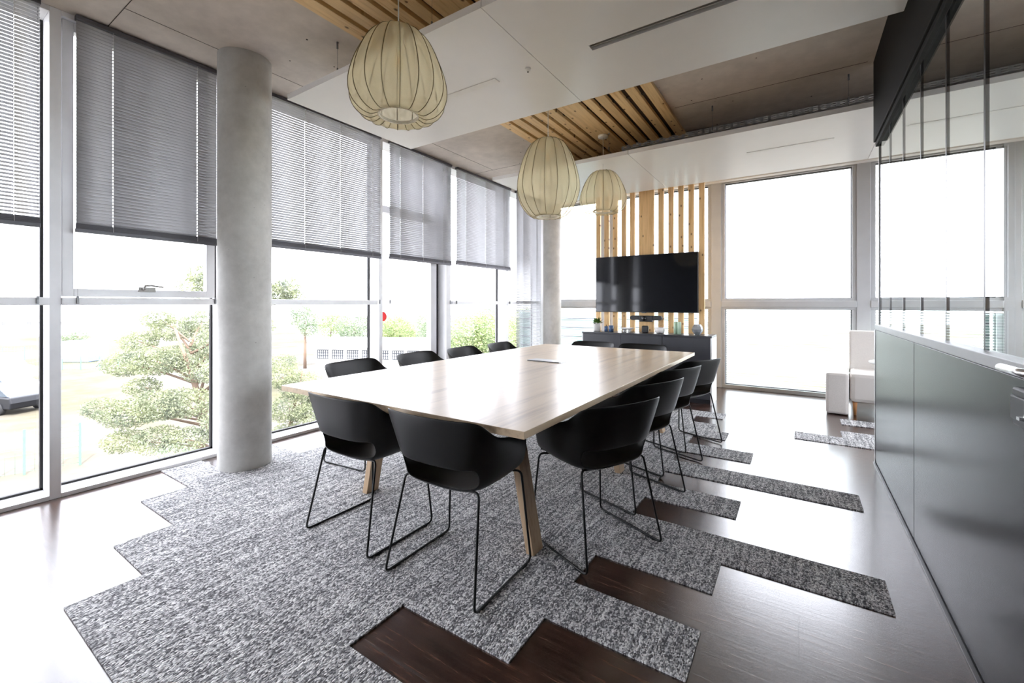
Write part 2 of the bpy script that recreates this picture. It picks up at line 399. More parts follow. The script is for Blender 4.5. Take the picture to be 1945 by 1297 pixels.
# left glazing: six windows between mullions
def left_window(i, y0, y1, jamb0, jamb1, kind):
    w = thing('window_%d' % i, (0, 0, 0)); S(w)
    fm = MB()
    fm.box(XG-.03, XW, y1, y1+jamb1, 0, ZC)                    # mullion on the far side
    if jamb0: fm.box(XG-.03, XW, y0-jamb0, y0, 0, ZC)
    fm.box(XG-.03, XW, y0, y1, 0, .028)                        # sill
    fm.box(XG-.03, XW+.0, y0, y1, ZC-.035, ZC)                 # head
    fm.build('window_frame', M['frame'], w, bevel=.003)
    g = MB()
    d = .014
    for (a, b_, c, e) in ((y0, y0+d, .028, ZC-.035), (y1-d, y1, .028, ZC-.035), (y0, y1, .028, .028+d)):
        g.box(XG-.012, XG+.016, a, b_, c, e)
    g.build('gasket', M['gasket'], w)
    ztop = ZC-.036
    if kind == 'door':
        MB().box(XG-.004, XG+.004, y0+d, y1-d, .042, 2.34).build('pane', M['glass'], w)
        MB().box(XG-.004, XG+.004, y0+d, y1-d, 2.42, ztop).build('pane', M['glass'], w)
        MB().box(XG-.03, XG+.06, y0, y1, 2.34, 2.42).build('transom', M['frame'], w, bevel=.003)
        sm = MB().box(XG-.02, XG+.06, y1-.17, y1-.06, .03, 2.34)
        sm.build('door_stile', M['frame'], w, bevel=.003)
        MB().box(XG-.01, XG+.064, y1-.058, y1-.035, .03, 2.34).build('gasket', M['gasket'], w)
    elif kind == 'sash':
        MB().box(XG-.004, XG+.004, y0+d, y1-d, .042, 1.25).build('pane', M['glass'], w)
        xs = -4.0
        s = MB(); a, b_ = y0+.008, y1-.04
        s.box(xs-.06, xs, a, a+.055, 1.30, 3.112); s.box(xs-.06, xs, b_-.06, b_, 1.30, 3.112)
        s.box(xs-.06, xs, a+.055, b_-.06, 1.30, 1.352); s.box(xs-.06, xs, a+.055, b_-.06, 3.05, 3.112)
        so = s.build('sash', M['frame'], w, bevel=.003)
        MB().box(xs-.034, xs-.026, a+.055, b_-.06, 1.352, 3.05).build('pane', M['glass'], so)
        MB().box(xs-.05, xs-.004, b_, b_+.012, 1.30, 3.08).build('gasket', M['gasket'], w)
        h = MB().box(-4.0, -3.987, 1.125, 1.225, 1.338, 1.372)
        h.tube([(-3.99, 1.15, 1.355), (-3.955, 1.15, 1.357), (-3.955, 1.15, 1.378)], .008, 8)
        h.tube([(-3.955, 1.148, 1.382), (-3.955, 1.19, 1.385), (-3.955, 1.262, 1.374)], .007, 8)
        tag(h.build('window_handle', M['slot_grey'], so, bevel=.002), 'grey lever window handle')
    else:
        MB().box(XG-.004, XG+.004, y0+d, y1-d, .042, 1.25).build('pane', M['glass'], w)
        MB().box(XG-.004, XG+.004, y0+d, y1-d, 1.28, ztop).build('pane', M['glass'], w)
    return w
Wn = {}
Wn[1] = left_window(1, YN, .673, 0, .054, 'plain')
Wn[2] = left_window(2, .727, 1.66, 0, .09, 'sash')
Wn[3] = left_window(3, 1.75, 3.272, 0, .05, 'plain')
Wn[4] = left_window(4, 3.322, 4.40, 0, .09, 'door')
Wn[5] = left_window(5, 4.49, 5.83, 0, .075, 'plain')
Wn[6] = left_window(6, 5.905, 6.95, 0, .17, 'plain')
def guard(w, y0, y1):
    b = MB().box(-4.0, -3.952, y0, y1, 1.243, 1.292)
    b.build('transom', M['frame'], w, bevel=.006)
guard(Wn[1], YN, .672); guard(Wn[2], .728, 1.645); guard(Wn[3], 1.76, 3.235); guard(Wn[5], 4.50, 5.85); guard(Wn[6], 5.92, 6.94)
st = MB(); st.prism([(3.476+.055*math.cos(2*PI*k/28), 1.10+.058*math.sin(2*PI*k/28)) for k in range(28)], XG+.005, XG+.006, 'x')
tag(st.build('sticker', M['red'], Wn[4]), 'round red sticker on the door glass')
S(MB().box(-4.26, -4.19, YN, 7.3, -.25, 0).build('trim_1', M['frame']))

# back glazing
MU = [-3.90, -2.76, -1.03, .70, 2.0, 3.4]
fmk = M['frame_back']
def back_window(i, xa, xb, film=True):
    w = thing('window_%d' % i); S(w)
    f = MB(); e = .048
    y0, y1 = YB+.02, YB+.16
    zs = [(.0, .055), (1.172, 1.325), (3.045, ZC)]
    for (a, b_) in zs: f.box(xa, xb, y0, y1, a, b_)
    f.box(xa, xa+e, y0, y1, .055, 1.172); f.box(xb-e, xb, y0, y1, .055, 1.172)
    f.box(xa, xa+e, y0, y1, 1.325, 3.045); f.box(xb-e, xb, y0, y1, 1.325, 3.045)
    f.build('window_frame', fmk, w, bevel=.004)
    r = MB(); r.box(xa, xb, YB-.012, YB+.02, 1.205, 1.292); r.build('transom', fmk, w, bevel=.006)
    g = MB()
    for (z0, z1) in ((.055, 1.172), (1.325, 3.045)):
        g.box(xa+e, xa+e+.008, y0+.04, y1-.04, z0, z1); g.box(xb-e-.008, xb-e, y0+.04, y1-.04, z0, z1); g.box(xa+e, xb-e, y0+.04, y1-.04, z0, z0+.008)
        if z0 > 1: g.box(xa+e, xb-e, y0+.04, y1-.04, z1-.008, z1)
    g.build('gasket', M['gasket'], w)
    MB().box(xa+e+.008, xb-e-.008, YB+.088, YB+.096, .063, 1.172).build('pane', M['film'], w)
    MB().box(xa+e+.008, xb-e-.008, YB+.088, YB+.096, 1.333, 3.037).build('pane', M['glass'], w)
for k in range(len(MU)-1): back_window(7+k, MU[k]+.07, MU[k+1]-.07)
back_window(12, MU[-1]+.07, XE)
for k, x in enumerate(MU[1:]):
    S(MB().box(x-.07, x+.07, YB, YB+.17, 0, ZC).build('trim_%d' % (k+2), fmk, bevel=.005))
S(MB().box(-4.28, MU[0]+.07, YB, YB+.2, 0, ZC).build('trim_8', M['frame']))
S(MB().box(MU[0]+.07, XE, YB-.10, YB, 3.06, ZC).build('trim_9', M['white']))

# columns
for (nm, x, y, r, lb) in (('concrete_column', -3.60, 1.668, .182, 'thick round raw concrete column close to the left windows'),
                          ('concrete_column', -3.60, 6.72, .155, 'round concrete column in the far left corner behind the table')):
    c = MB().lathe([(r, 0), (r, ZC)], 64, (x, y, 0), True)
    tag(c.build(nm, M['column']), lb, 'column', kind='structure')

# ------------------------------------------------------------------ partition on the right
wp = S(thing('wall_partition'))
YE = 4.42
for (a, b_) in ((3.046, YE-.02), (1.20, 3.040), (YN, 1.196)):
    MB().box(XR, XR+.055, a, b_, .022, 1.048).build('lower_panel', M['part'], wp, bevel=.002)
MB().box(XR+.004, XR+.05, YN, YE-.02, .0, 1.06).build('panel_core', M['black'], wp)
MB().box(XR-.002, XR+.058, YN, YE, 1.05, 1.09).build('cap_rail', M['cap'], wp, bevel=.003)
MB().box(XR-.004, XR+.06, YE-.02, YE, 0, 1.05).build('end_post', M['alu'], wp, bevel=.002)
MB().box(XR+.02, XR+.036, YE-.02, YE-.008, 1.092, 2.50).build('end_post', M['alu'], wp)
hb = MB(); hb.box(XR-.012, XR+.075, YN, 4.40, 2.515, ZC); hb.box(XR+.0, XR+.022, YN, 4.40, 2.48, 2.515)
hb.build('header', M['header'], wp, bevel=.003)
mull = [4.395, 3.957, 3.50, 3.043, 2.582, 2.12]
for y in mull: MB().box(XR+.026, XR+.036, y-.008, y+.008, 1.092, 2.514).build('mullion', M['black'], wp)
ed = [YE-.02]+mull[1:]+[1.20]
for a, b_ in zip(ed[:-1], ed[1:]): MB().box(XR+.026, XR+.036, b_+.006, a-.006, 1.092, 2.514).build('glass_pane', M['pglass'], wp)
MB().box(XR+.026, XR+.036, YN, 1.194, 1.092, 2.514).build('glass_pane', M['pglass'], wp)
S(MB().box(XR-.012, XR+.0, YN, YE, 0, .009).build('baseboard_right', M['steel']))
# lever handle with its lock case
dh = thing('door_handle', (XR, 1.62, 1.0), 0, 'silver lever handle above a dark lock case on the grey partition door', 'door handle')
lv = MB(); lv.tube([(-.002, -.09, .085), (-.058, -.09, .085), (-.058, .045, .083)], .0105, 12, .02)
lv.build('lever', M['silver'], dh)
MB().box(-.030, 0, -.20, .075, -.068, .032).build('lock_case', M['dark_plastic'], dh, bevel=.006)
MB().box(-.036, -.030, -.03, .065, -.05, .012).build('cover_plate', M['dark_plastic'], dh, bevel=.003)
kc = MB(); kc.tube([(-.030, -.055, -.03), (-.042, -.055, -.03)], .016, 16); kc.box(-.056, -.042, -.064, -.046, -.034, -.026)
kc.build('key_cylinder', M['silver'], dh)

# ------------------------------------------------------------------ carpet laid in the floor
B0, BP = .466, .2605
rows = {0: (-2.51, -1.37), 1: (-2.94, -.84), 2: (-3.465, -1.365), 3: (-3.965, -.84), 4: (-3.73, -.31), 5: (-3.965, -.84), 6: (-3.47, -.31),
        7: (-3.47, .325), 8: (-2.95, -.83), 9: (-3.47, -.303), 10: (-2.95, -.83), 11: (-3.47, .328), 12: (-2.95, -.84), 13: (-3.47, -.313), 14: (-2.95, -.83),
        15: (-3.47, -.56), 16: (-2.95, -.70), 17: (-3.47, -.95), 18: (-2.6, -.68)}
def carpet(name, boxes):
    bm = bmesh.new()
    xs = sorted({x for b in boxes for x in b[:2]}); ys = sorted({y for b in boxes for y in b[2:]})
    cells = set()
    for i in range(len(xs)-1):
        for j in range(len(ys)-1):
            cx, cy = (xs[i]+xs[i+1])/2, (ys[j]+ys[j+1])/2
            if any(b[0] < cx < b[1] and b[2] < cy < b[3] for b in boxes): cells.add((i, j))
    vt = {}
    def V(i, j, k):
        if (i, j, k) not in vt: vt[(i, j, k)] = bm.verts.new((xs[i], ys[j], .0065*k+.0002))
        return vt[(i, j, k)]
    for (i, j) in cells:
        bm.faces.new([V(i, j, 1), V(i+1, j, 1), V(i+1, j+1, 1), V(i, j+1, 1)])
        if (i-1, j) not in cells: bm.faces.new([V(i, j, 0), V(i, j, 1), V(i, j+1, 1), V(i, j+1, 0)])
        if (i+1, j) not in cells: bm.faces.new([V(i+1, j, 0), V(i+1, j+1, 0), V(i+1, j+1, 1), V(i+1, j, 1)])
        if (i, j-1) not in cells: bm.faces.new([V(i, j, 0), V(i+1, j, 0), V(i+1, j, 1), V(i, j, 1)])
        if (i, j+1) not in cells: bm.faces.new([V(i, j+1, 0), V(i, j+1, 1), V(i+1, j+1, 1), V(i+1, j+1, 0)])
    me = bpy.data.meshes.new(name); bm.to_mesh(me); bm.free(); me.materials.append(M['carpet'])
    o = bpy.data.objects.new(name, me); COL.objects.link(o); return o
bx = [(a, b_, B0+BP*k, B0+BP*(k+1)) for k, (a, b_) in rows.items()]
tag(carpet('carpet', bx), 'large grey flecked carpet with stepped plank edges under the meeting table', 'carpet')
tag(carpet('carpet_strip', [(-.03, 1.6, 4.80, 5.06), (.345, 1.9, 5.06, 5.32)]), 'stepped grey carpet strip on the dark floor, the one nearer the partition end', 'carpet')
tag(carpet('carpet_strip', [(.375, 1.7, 5.62, 5.88)]), 'small grey carpet strip right in front of the armchair', 'carpet')

# ------------------------------------------------------------------ venetian blinds
def blind(y0, y1, zt, zb, tilt, label, cords=(.2, .8), pitch=.0222, width=.025, x=-3.945, clips=True, hole=.0012, gap=None):
    t = thing('venetian_blind', (x, (y0+y1)/2, zt), 0, label, 'blind', 'venetian blinds on the left windows')
    L = (y1-y0)/2
    MB().box(-.022, .020, -L, L, -.030, 0).build('headrail', M['blind_rail'], t, bevel=.002)
    sl = MB(); z = -.046
    n = int((zt-zb-.046-.058)/pitch+1.7)
    for k in range(n):
        zc = -.046-pitch*k
        if gap is not None:
            e = math.atan((zt+zc-1.25)/-x); tilt = e-math.asin(min(.999, (1-gap)*pitch*math.cos(e)/width))
        prof = []
        for q in (-1, -.5, 0, .5, 1):
            u = q*width/2; cv = .0018*(1-q*q)
            prof.append((-u*math.cos(tilt)-cv*math.sin(tilt), zc+u*math.sin(tilt)+cv*math.cos(tilt)))
        ys = [-L+.004]
        for c in cords: ys += [-L+2*L*c-hole, -L+2*L*c+hole]
        ys.append(L-.004)
        for q in range(len(ys)-1):
            vs = [(p[0], ys[q], p[1]) for p in prof]+[(p[0], ys[q+1], p[1]) for p in prof]
            sl.add(vs, [(i, i+1, 6+i, 5+i) for i in range(4) if q % 2 == 0 or i in (0, 3)], True)
    sl.build('slats', M['slat_metal'], t, solid=.0006)
    zz = zb-zt
    br = MB(); br.box(-.014, .012, -L, L, zz, zz+.024)
    for k in range(8): br.box(-.013, .013, -L+.003, L-.003, zz+.0245+k*.0042, zz+.0280+k*.0042)
    br.build('bottom_rail', M['blind_rail'], t, bevel=.001)
    for c in cords:
        cm = MB(); y = -L+2*L*c
        cm.tube([(.0135, y, -.03), (.0135, y, zz+.02)], .0011, 5); cm.tube([(-.0135, y, -.03), (-.0135, y, zz+.02)], .0011, 5)
        cm.build('ladder_cord', M['cord'], t)
    if clips:
        for s in (-1, 1):
            g = MB(); yy = s*(L-.012)
            g.tube([(-.002, yy, -.03), (-.002, yy, 1.26-zt)], .0007, 5)
            g.build('guide_wire', M['steel'], t)
            MB().box(-.012, .006, yy-.006, yy+.006, 1.252-zt, 1.30-zt).build('wire_clip', M['steel'], t, bevel=.002)
    return t
ZT = 3.142
R = math.radians
blind(-.75, .630, ZT, 1.728, R(-22), 'bright half open venetian blind at the left edge of the photo', (.1, .55, .92))
blind(.786, 1.614, ZT, 1.722, R(-64), 'fully closed dark grey venetian blind left of the thick concrete column', (.225, .83), hole=.003)
blind(1.785, 3.268, ZT, 1.762, R(-34), 'wide half open venetian blind just right of the thick concrete column', (.12, .39, .65, .92), gap=.07)
blind(3.395, 4.462, ZT, 1.775, R(-41), 'darker venetian blind over the glass door with the red sticker', (.15, .5, .85), gap=.03)
blind(4.567, 5.916, ZT, 1.795, R(-37), 'venetian blind on the window between the glass door and the corner', (.15, .5, .85), gap=.05)
blind(6.09, 6.93, ZT, .10, R(-48), 'long venetian blind lowered below table height beside the corner column', (.25, .8), clips=False)

# ------------------------------------------------------------------ ceiling: timber slats, white panels, tray
def xr(v): return v*6.2/6.28
SLW = [(-2.602, -2.532), (-2.470, -2.395), (-2.335, -2.263), (-2.199, -2.131), (-2.071, -2.000), (-1.938, -1.723), (-1.663, -1.588), (-1.525, -1.454), (-1.392, -1.321), (-1.258, -1.187), (-1.125, -1.053)]
SLW = [(xr(a), xr(b_)) for a, b_ in SLW]
tc_ = thing('slatted_ceiling', (-1.81, 0, ZC), 0, 'row of knotty pine boards fixed lengthwise under the concrete ceiling', 'ceiling slats')
CS = [(-2.585, -2.478), (-2.440, -2.345), (-2.308, -2.212), (-2.175, -2.088), (-2.052, -1.960), (-1.922, -1.702), (-1.660, -1.578), (-1.537, -1.448), (-1.400, -1.315), (-1.262, -1.178), (-1.128, -1.035)]
for a, b_ in CS:
    MB().box(a+1.81, b_+1.81, YN+.05, 6.17, -.036, -.001).build('slat', M['pine_y'], tc_, bevel=.002)
MB().box(-2.56+1.81, -1.06+1.81, YN+.06, 6.16, -.004, -.0005).build('added_backing', M['gap_backing'], tc_)  # dark brown sheet added to darken the gaps between boards
bt = MB()
for y in (-1.2, 0.2, 1.5, 2.6, 3.9, 5.0, 6.0): bt.box(-2.58+1.81, -1.04+1.81, y-.02, y+.02, -.012, -.0045)
bt.build('batten', M['joint'], tc_)
sw = thing('slatted_screen', (-1.8, 6.2, 0), 0, 'upright knotty pine slat screen behind the television', 'slat screen')
for k, (a, b_) in enumerate(SLW):
    MB().box(a+1.8, b_+1.8, 0, .04, .0, 3.112).build('slat', M['pine'], sw, bevel=.002)
for z in (.4, 1.50): MB().box(-.76, .75, .041, .07, z-.02, z+.02).build('back_rail', M['pine'], sw)

def ceiling_panel(y0, y1, x0, x1, seams, label, slots):
    t = thing('ceiling_panel', ((x0+x1)/2, (y0+y1)/2, 2.8), 0, label, 'ceiling panel', 'suspended white ceiling panels')
    ox, oy = (x0+x1)/2, (y0+y1)/2
    xs = [x0]+seams+[x1]
    for a, b_ in zip(xs[:-1], xs[1:]):
        # board with rectangular openings where the slots sit
        sl = [s for s in slots if s[0] >= a-.01 and s[1] <= b_+.01]
        m = MB(); A, B_ = a+.002-ox, b_-.002-ox; Y0, Y1 = y0-oy, y1-oy
        if sl:
            s = sl[0]; sx0, sx1, sy0, sy1 = s[0]-ox, s[1]-ox, s[2]-oy, s[3]-oy
            m.box(A, B_, Y0, sy0, 0, .042); m.box(A, B_, sy1, Y1, 0, .042); m.box(A, sx0, sy0, sy1, 0, .042); m.box(sx1, B_, sy0, sy1, 0, .042)
        else: m.box(A, B_, Y0, Y1, 0, .042)
        m.build('panel_board', M['panel'], t)
    for s in slots:
        sx0, sx1, sy0, sy1 = s[0]-ox, s[1]-ox, s[2]-oy, s[3]-oy
        if s[4] == 'grey':
            q = MB(); q.box(sx0, sx1, sy0, sy1, .03, .041); q.box(sx0, sx1, (sy0+sy1)/2-.004, (sy0+sy1)/2+.004, .006, .03)
            q.build('air_slot', M['slot_grey'], t)
        else:
            MB().box(sx0+.001, sx1-.001, sy0+.001, sy1-.001, -.004, .03).build('light_insert', M['white'], t, bevel=.001)
    wr = MB(); 
    nx = max(2, int((x1-x0)/1.1)+1)
    for i in range(nx):
        x = x0+.45+(x1-x0-.9)*i/(nx-1)
        for y in (y0+.12, y1-.12):
            wr.tube([(x-ox, y-oy, .042), (x-ox, y-oy, ZC-2.801)], .0012, 5)
            wr.cyl((x-ox, y-oy, 0), .007, ZC-2.85, ZC-2.801, 8); wr.cyl((x-ox, y-oy, 0), .006, .12, .16, 8)
    wr.build('suspension_wire', M['steel'], t)
    return t
ceiling_panel(1.80, 3.055, -3.237, .468, [-1.385], 'large white suspended ceiling panel nearest the camera', [(-3.0, -1.735, 2.41, 2.47, 'white'), (-1.05, .10, 2.42, 2.48, 'grey')])
ceiling_panel(4.40, 5.955, -3.207, 3.9, [-1.47, .62, 2.3], 'far white suspended ceiling panel in front of the slat screen', [(-.44, .28, 5.02, 5.07, 'white'), (.8, 2.1, 5.02, 5.07, 'white')])
sd = thing('smoke_detector', (-1.484, 2.434, 2.8), 0, 'small white round detector stuck under the nearer ceiling panel', 'detector')
MB().lathe([(.001, -.022), (.014, -.022), (.018, -.012), (.02, -.012), (.02, 0)], 20, (0, 0, 0)).build('housing', M['white'], sd)
MB().cyl((0, 0, 0), .006, -.025, -.0225, 12).build('lens', M['dark_plastic'], sd)
ad = thing('light_blocker', (0, 5.3, 2.99), 0, 'added dark box blocking light in the gap above the far ceiling panel behind the perforated tray', 'light blocker')  # added box, keeps window light out of the gap above the panel
MB().box(-2.7, 3.95, -.12, .12, -.14, .118).build('blocker_body', M['blocker'], ad, bevel=.004)
dj = MB().box(-2.705, -2.69, -.125, .125, -.145, .121); dj.build('blocker_flange', M['blocker'], ad)
ct = thing('cable_tray', (0, 5.0, 3.075), 0, 'perforated grey cable tray above the far ceiling panel', 'cable tray')
tm = MB(); x = -1.75; zb_, zt_ = 0, .05
tm.box(-1.75, 3.9, 0, .15, 0, .002); 
for (a, b_) in ((0, .011), (.019, .031), (.039, .05)): tm.box(-1.75, 3.9, 0, .002, a, b_)
k = 0
while x < 3.88:
    w = .030
    tm.box(x, x+w, 0, .002, .0, .05); x += .068
for x in (-1.2, .2, 1.6, 3.0): tm.box(x, x+.02, .06, .09, .05, ZC-3.076)
tm.build('tray_body', M['galv'], ct)
cb = MB()
for q in range(3): cb.tube([(-1.6+q*.05, .03+.03*q, .058), (-.9, .05+.02*q, .066), (0, .04+.03*q, .058), (3.8, .03+.03*q, .058)], .007, 6)
cb.build('cable', M['slot_grey'], ct)

# ------------------------------------------------------------------ pendant lamps
def pendant(x, y, ztop, zbot, rad, nr, label, tall, zc=3.113):
    t = thing('pendant_lamp', (x, y, zbot), 0, label, 'pendant lamp', 'cream fabric pendant lamps over the table')
    H = ztop-zbot
    if tall: prof = [(.095, 0), (.135, -.004), (.18, .035), (.225, .10), (.25, .17), (.262, .235), (.255, .32), (.232, .42), (.198, .52), (.155, .60), (.11, .643), (.06, .665), (.03, .668)]
    else: prof = [(.105, 0), (.15, -.018), (.205, .005), (.245, .055), (.26, .115), (.255, .18), (.236, .25), (.208, .32), (.172, .385), (.128, .435), (.085, .457), (.03, .464)]
    kz = H/prof[-1][1]; prof = [(r*rad/.26, z*kz) for r, z in prof]
    # smooth the profile
    P = []
    for i in range(len(prof)-1):
        p0 = prof[max(i-1, 0)]; p1 = prof[i]; p2 = prof[i+1]; p3 = prof[min(i+2, len(prof)-1)]
        for s in (0, .33, .67):
            P.append(tuple(.5*((2*p1[c])+(-p0[c]+p2[c])*s+(2*p0[c]-5*p1[c]+4*p2[c]-p3[c])*s*s+(-p0[c]+3*p1[c]-3*p2[c]+p3[c])*s**3) for c in (0, 1)))
    P.append(prof[-1])
    sc = lambda a, z: 1-.045*abs(math.sin(a*nr/2))**1.0*(1 if True else 0)
    MB().lathe(P, nr*6, (0, 0, 0), True, scal=sc).build('lamp_shade', M['sheer'], t)
    for k in range(nr):
        a = 2*PI*k/nr
        MB().tube([(r*math.cos(a)*1.002, r*math.sin(a)*1.002, z) for r, z in P], .0021, 6).build('rib', M['rib'], t)
    r0 = prof[0][0]
    rg = MB(); rg.lathe([(r0-.004, -.004), (r0+.004, -.004), (r0+.004, .012), (r0-.004, .012), (r0-.004, -.004)], 40, (0, 0, 0))
    rg.build('bottom_ring', M['ring'], t)
    tr = MB(); tr.lathe([(.001, H+.004), (.032, H+.004), (.032, H-.006), (.001, H-.006)], 24)
    tr.build('top_cap', M['ring'], t)
    MB().cyl((0, 0, 0), .021, H-.115, H-.006, 20).build('lamp_socket', M['ring'], t)
    bz = H-.175
    b = MB(); b.lathe([(.012, .06), (.014, .045), (.026, .02), (.032, 0), (.026, -.022), (.012, -.033), (.001, -.035)], 20, (0, 0, bz))
    bo = b.build('bulb', M['bulb'], t)
    f = MB()
    for k in range(4):
        a = PI/4+PI/2*k; f.tube([(.004*math.cos(a), .004*math.sin(a), bz+.03), (.009*math.cos(a), .009*math.sin(a), bz-.012)], .0014, 5)
    f.build('filament', M['filament'], bo)
    MB().tube([(0, 0, H), (0, 0, zc-zbot-.02)], .0032, 8).build('cord', M['cord'], t)
    MB().lathe([(.001, zc-zbot-.026), (.052, zc-zbot-.026), (.055, zc-zbot-.022), (.055, zc-zbot), (.001, zc-zbot)], 32).build('canopy', M['ring'], t)
    return t
pendant(-1.80, 1.611, 2.725, 2.268, .258, 18, 'pumpkin shaped cream pendant lamp hanging nearest the camera', False)
pendant(-1.80, 3.285, 2.673, 2.005, .268, 16, 'tall egg shaped cream pendant lamp, the middle one of three', True)
pendant(-1.80, 4.546, 2.718, 2.272, .255, 16, 'squat cream pendant lamp farthest away near the slat screen', False)

# ------------------------------------------------------------------ table
TX0, TX1, TY0, TY1, TZ = -2.705, -.912, 1.467, 4.87, .74
tb = thing('meeting_table', ((TX0+TX1)/2, (TY0+TY1)/2, 0), 0, 'long oak topped meeting table in the middle of the room', 'table')
tx, ty = tb.location.x, tb.location.y
MB().box(TX0-tx, TX1-tx, TY0-ty, TY1-ty, TZ-.032, TZ).build('tabletop', M['oak_top'], tb, bevel=.0015)
for y in (1.883, 3.13, 4.32):
    for (xb, xt) in ((-2.375, -2.225), (-1.108, -1.243)):
        hw, hd = .022, .047
        bot = [(xb-hw-tx, y-hd-ty, .0067), (xb+hw-tx, y-hd-ty, .0067), (xb+hw-tx, y+hd-ty, .0067), (xb-hw-tx, y+hd-ty, .0067)]
        top = [(xt-hw-tx, y-hd-ty, TZ-.034), (xt+hw-tx, y-hd-ty, TZ-.034), (xt+hw-tx, y+hd-ty, TZ-.034), (xt-hw-tx, y+hd-ty, TZ-.034)]
        MB().hexa(bot, top).build('leg', M['oak'], tb, bevel=.002)
uf = MB()
for x in (-2.12, -1.34): uf.box(x-.02-tx, x+.02-tx, 1.72-ty, 4.45-ty, TZ-.075, TZ-.033)
for y in (1.883, 2.5, 3.13, 3.75, 4.32): uf.box(-2.30-tx, -1.16-tx, y-.018-ty, y+.018-ty, TZ-.07, TZ-.033)
uf.build('underframe', M['steel'], tb)
cf = MB(); cf.hexa([(-2.04-tx, 3.33-ty, TZ), (-1.70-tx, 3.33-ty, TZ), (-1.70-tx, 3.50-ty, TZ), (-2.04-tx, 3.50-ty, TZ)],
                   [(-2.04-tx, 3.33-ty, TZ+.010), (-1.70-tx, 3.33-ty, TZ+.010), (-1.70-tx, 3.50-ty, TZ+.003), (-2.04-tx, 3.50-ty, TZ+.003)])
tag(cf.build('cable_flap', M['alu'], tb), 'flat silver cable flap')
MB().box(-2.035-tx, -1.72-tx, 3.328-ty, 3.3295-ty, TZ+.001, TZ+.008).build('flap_slot', M['gasket'], tb)

# ------------------------------------------------------------------ chairs
def make_shell():
    T = [(0, -.262, .779), (.125, -.257, .780), (.222, -.238, .780), (.276, -.200, .772), (.289, -.150, .722), (.287, -.095, .688), (.283, .0, .670), (.277, .098, .660), (.266, .168, .632)]
    U = [(0, -.236, .66), (.118, -.231, .66), (.200, -.211, .66), (.249, -.176, .656), (.268, -.122, .638), (.276, -.06, .626), (.275, .03, .618), (.27, .115, .612), (.262, .180, .594)]
    Md = [(0, -.206, .548), (.11, -.203, .548), (.184, -.187, .550), (.224, -.155, .556), (.250, -.09, .56), (.260, -.03, .562), (.262, .05, .562), (.258, .124, .56), (.251, .190, .552)]
    Lp = [(0, -.186, .462), (.105, -.184, .462), (.178, -.168, .466), (.220, -.132, .476), (.236, -.08, .482), (.241, -.02, .484), (.241, .055, .484), (.238, .13, .486), (.233, .20, .490)]
    Rg = [(0, -.135, .438), (.08, -.134, .438), (.145, -.122, .438), (.180, -.095, .442), (.194, -.06, .443), (.199, -.01, .444), (.200, .06, .446), (.198, .14, .452), (.195, .215, .460)]
    bm = bmesh.new(); G = []
    for rw in (T, U, Md, Lp, Rg):
        line = [bm.verts.new((-p[0], p[1], p[2])) for p in rw[:0:-1]]+[bm.verts.new(p) for p in rw]
        G.append(line)
    n = len(G[0])            # 17, centre 8
    for r in range(4):
        for i in range(n-1):
            if r == 2 and 5 <= i <= 10: continue      # the slot under the back
            bm.faces.new([G[r][i], G[r][i+1], G[r+1][i+1], G[r+1][i]])
    ring = G[4]; prev = None
    for i in range(2, 9):
        Lv, Rv = ring[8-i], ring[8+i]; x = Rg[i][0]; y = Rg[i][1]; z = Rg[i][2]
        row = [Lv]+[bm.verts.new((x*q, y, z-.014*(1-q*q)*min(1, (i-1)/2.0))) for q in (-.5, 0, .5)]+[Rv]
        if prev is None:
            bm.faces.new([ring[8-2], ring[8-1], row[1]]); bm.faces.new([ring[8+1], ring[8+2], row[3]])
            bm.faces.new([ring[7], ring[8], row[2], row[1]]); bm.faces.new([ring[8], ring[9], row[3], row[2]])
        else:
            for k in range(4): bm.faces.new([prev[k], prev[k+1], row[k+1], row[k]])
        prev = row
    fr = [bm.verts.new((v.co.x*.97, v.co.y+.032, v.co.z-.022)) for v in prev]
    for k in range(4): bm.faces.new([prev[k], prev[k+1], fr[k+1], fr[k]])
    bmesh.ops.recalc_face_normals(bm, faces=bm.faces)
    for f in bm.faces: f.smooth = True
    me = bpy.data.meshes.new('shell'); bm.to_mesh(me); bm.free(); me.materials.append(M['chair'])
    o = bpy.data.objects.new('shell', me); COL.objects.link(o)
    s = o.modifiers.new('solid', 'SOLIDIFY'); s.thickness = .010; s.offset = 0
    b = o.modifiers.new('sub', 'SUBSURF'); b.levels = 2; b.render_levels = 2
    return o
def make_chair():
    t = thing('shell_chair'); make_shell().parent = t
    z = .0123
    for s in (-1, 1):
        m = MB().tube([(s*.09, -.105, .428), (s*.215, -.135, .455), (s*.258, -.225, z), (s*.258, .225, z), (s*.222, .195, .446), (s*.09, .15, .430)], .0056, 8, .03)
        for y in (-.16, .16): m.box(s*.258-.007, s*.258+.007, y-.02, y+.02, .0068, .012)
        m.build('sled_leg', M['wire'], t)
    for (y, zz) in ((-.105, .428), (.15, .430)): MB().tube([(-.10, y, zz), (.10, y, zz)], .0056, 8).build('cross_bar', M['wire'], t)
    return t
chair0 = make_chair(); first = True
def place_chair(x, y, face, label):
    """face: heading the sitter looks, degrees from +y counter-clockwise"""
    global first
    c = chair0 if first else copy_tree(chair0); first = False
    c.location = (x, y, 0); c.rotation_euler = (0, 0, R(face))
    tag(c, label, 'chair', 'black shell chairs around the table')
place_chair(-2.002, 1.585, 0, 'black shell chair at the near table end, the left one of two')
place_chair(-1.338, 1.574, 1, 'black shell chair at the near table end, the right one of two nearest the camera')
place_chair(-.900, 2.158, 66, 'black shell chair on the partition side of the table nearest the camera')
place_chair(-.915, 2.83, 70, 'second black shell chair from the camera along the partition side of the table')
place_chair(-.925, 3.50, 70, 'third black shell chair from the camera along the partition side of the table')
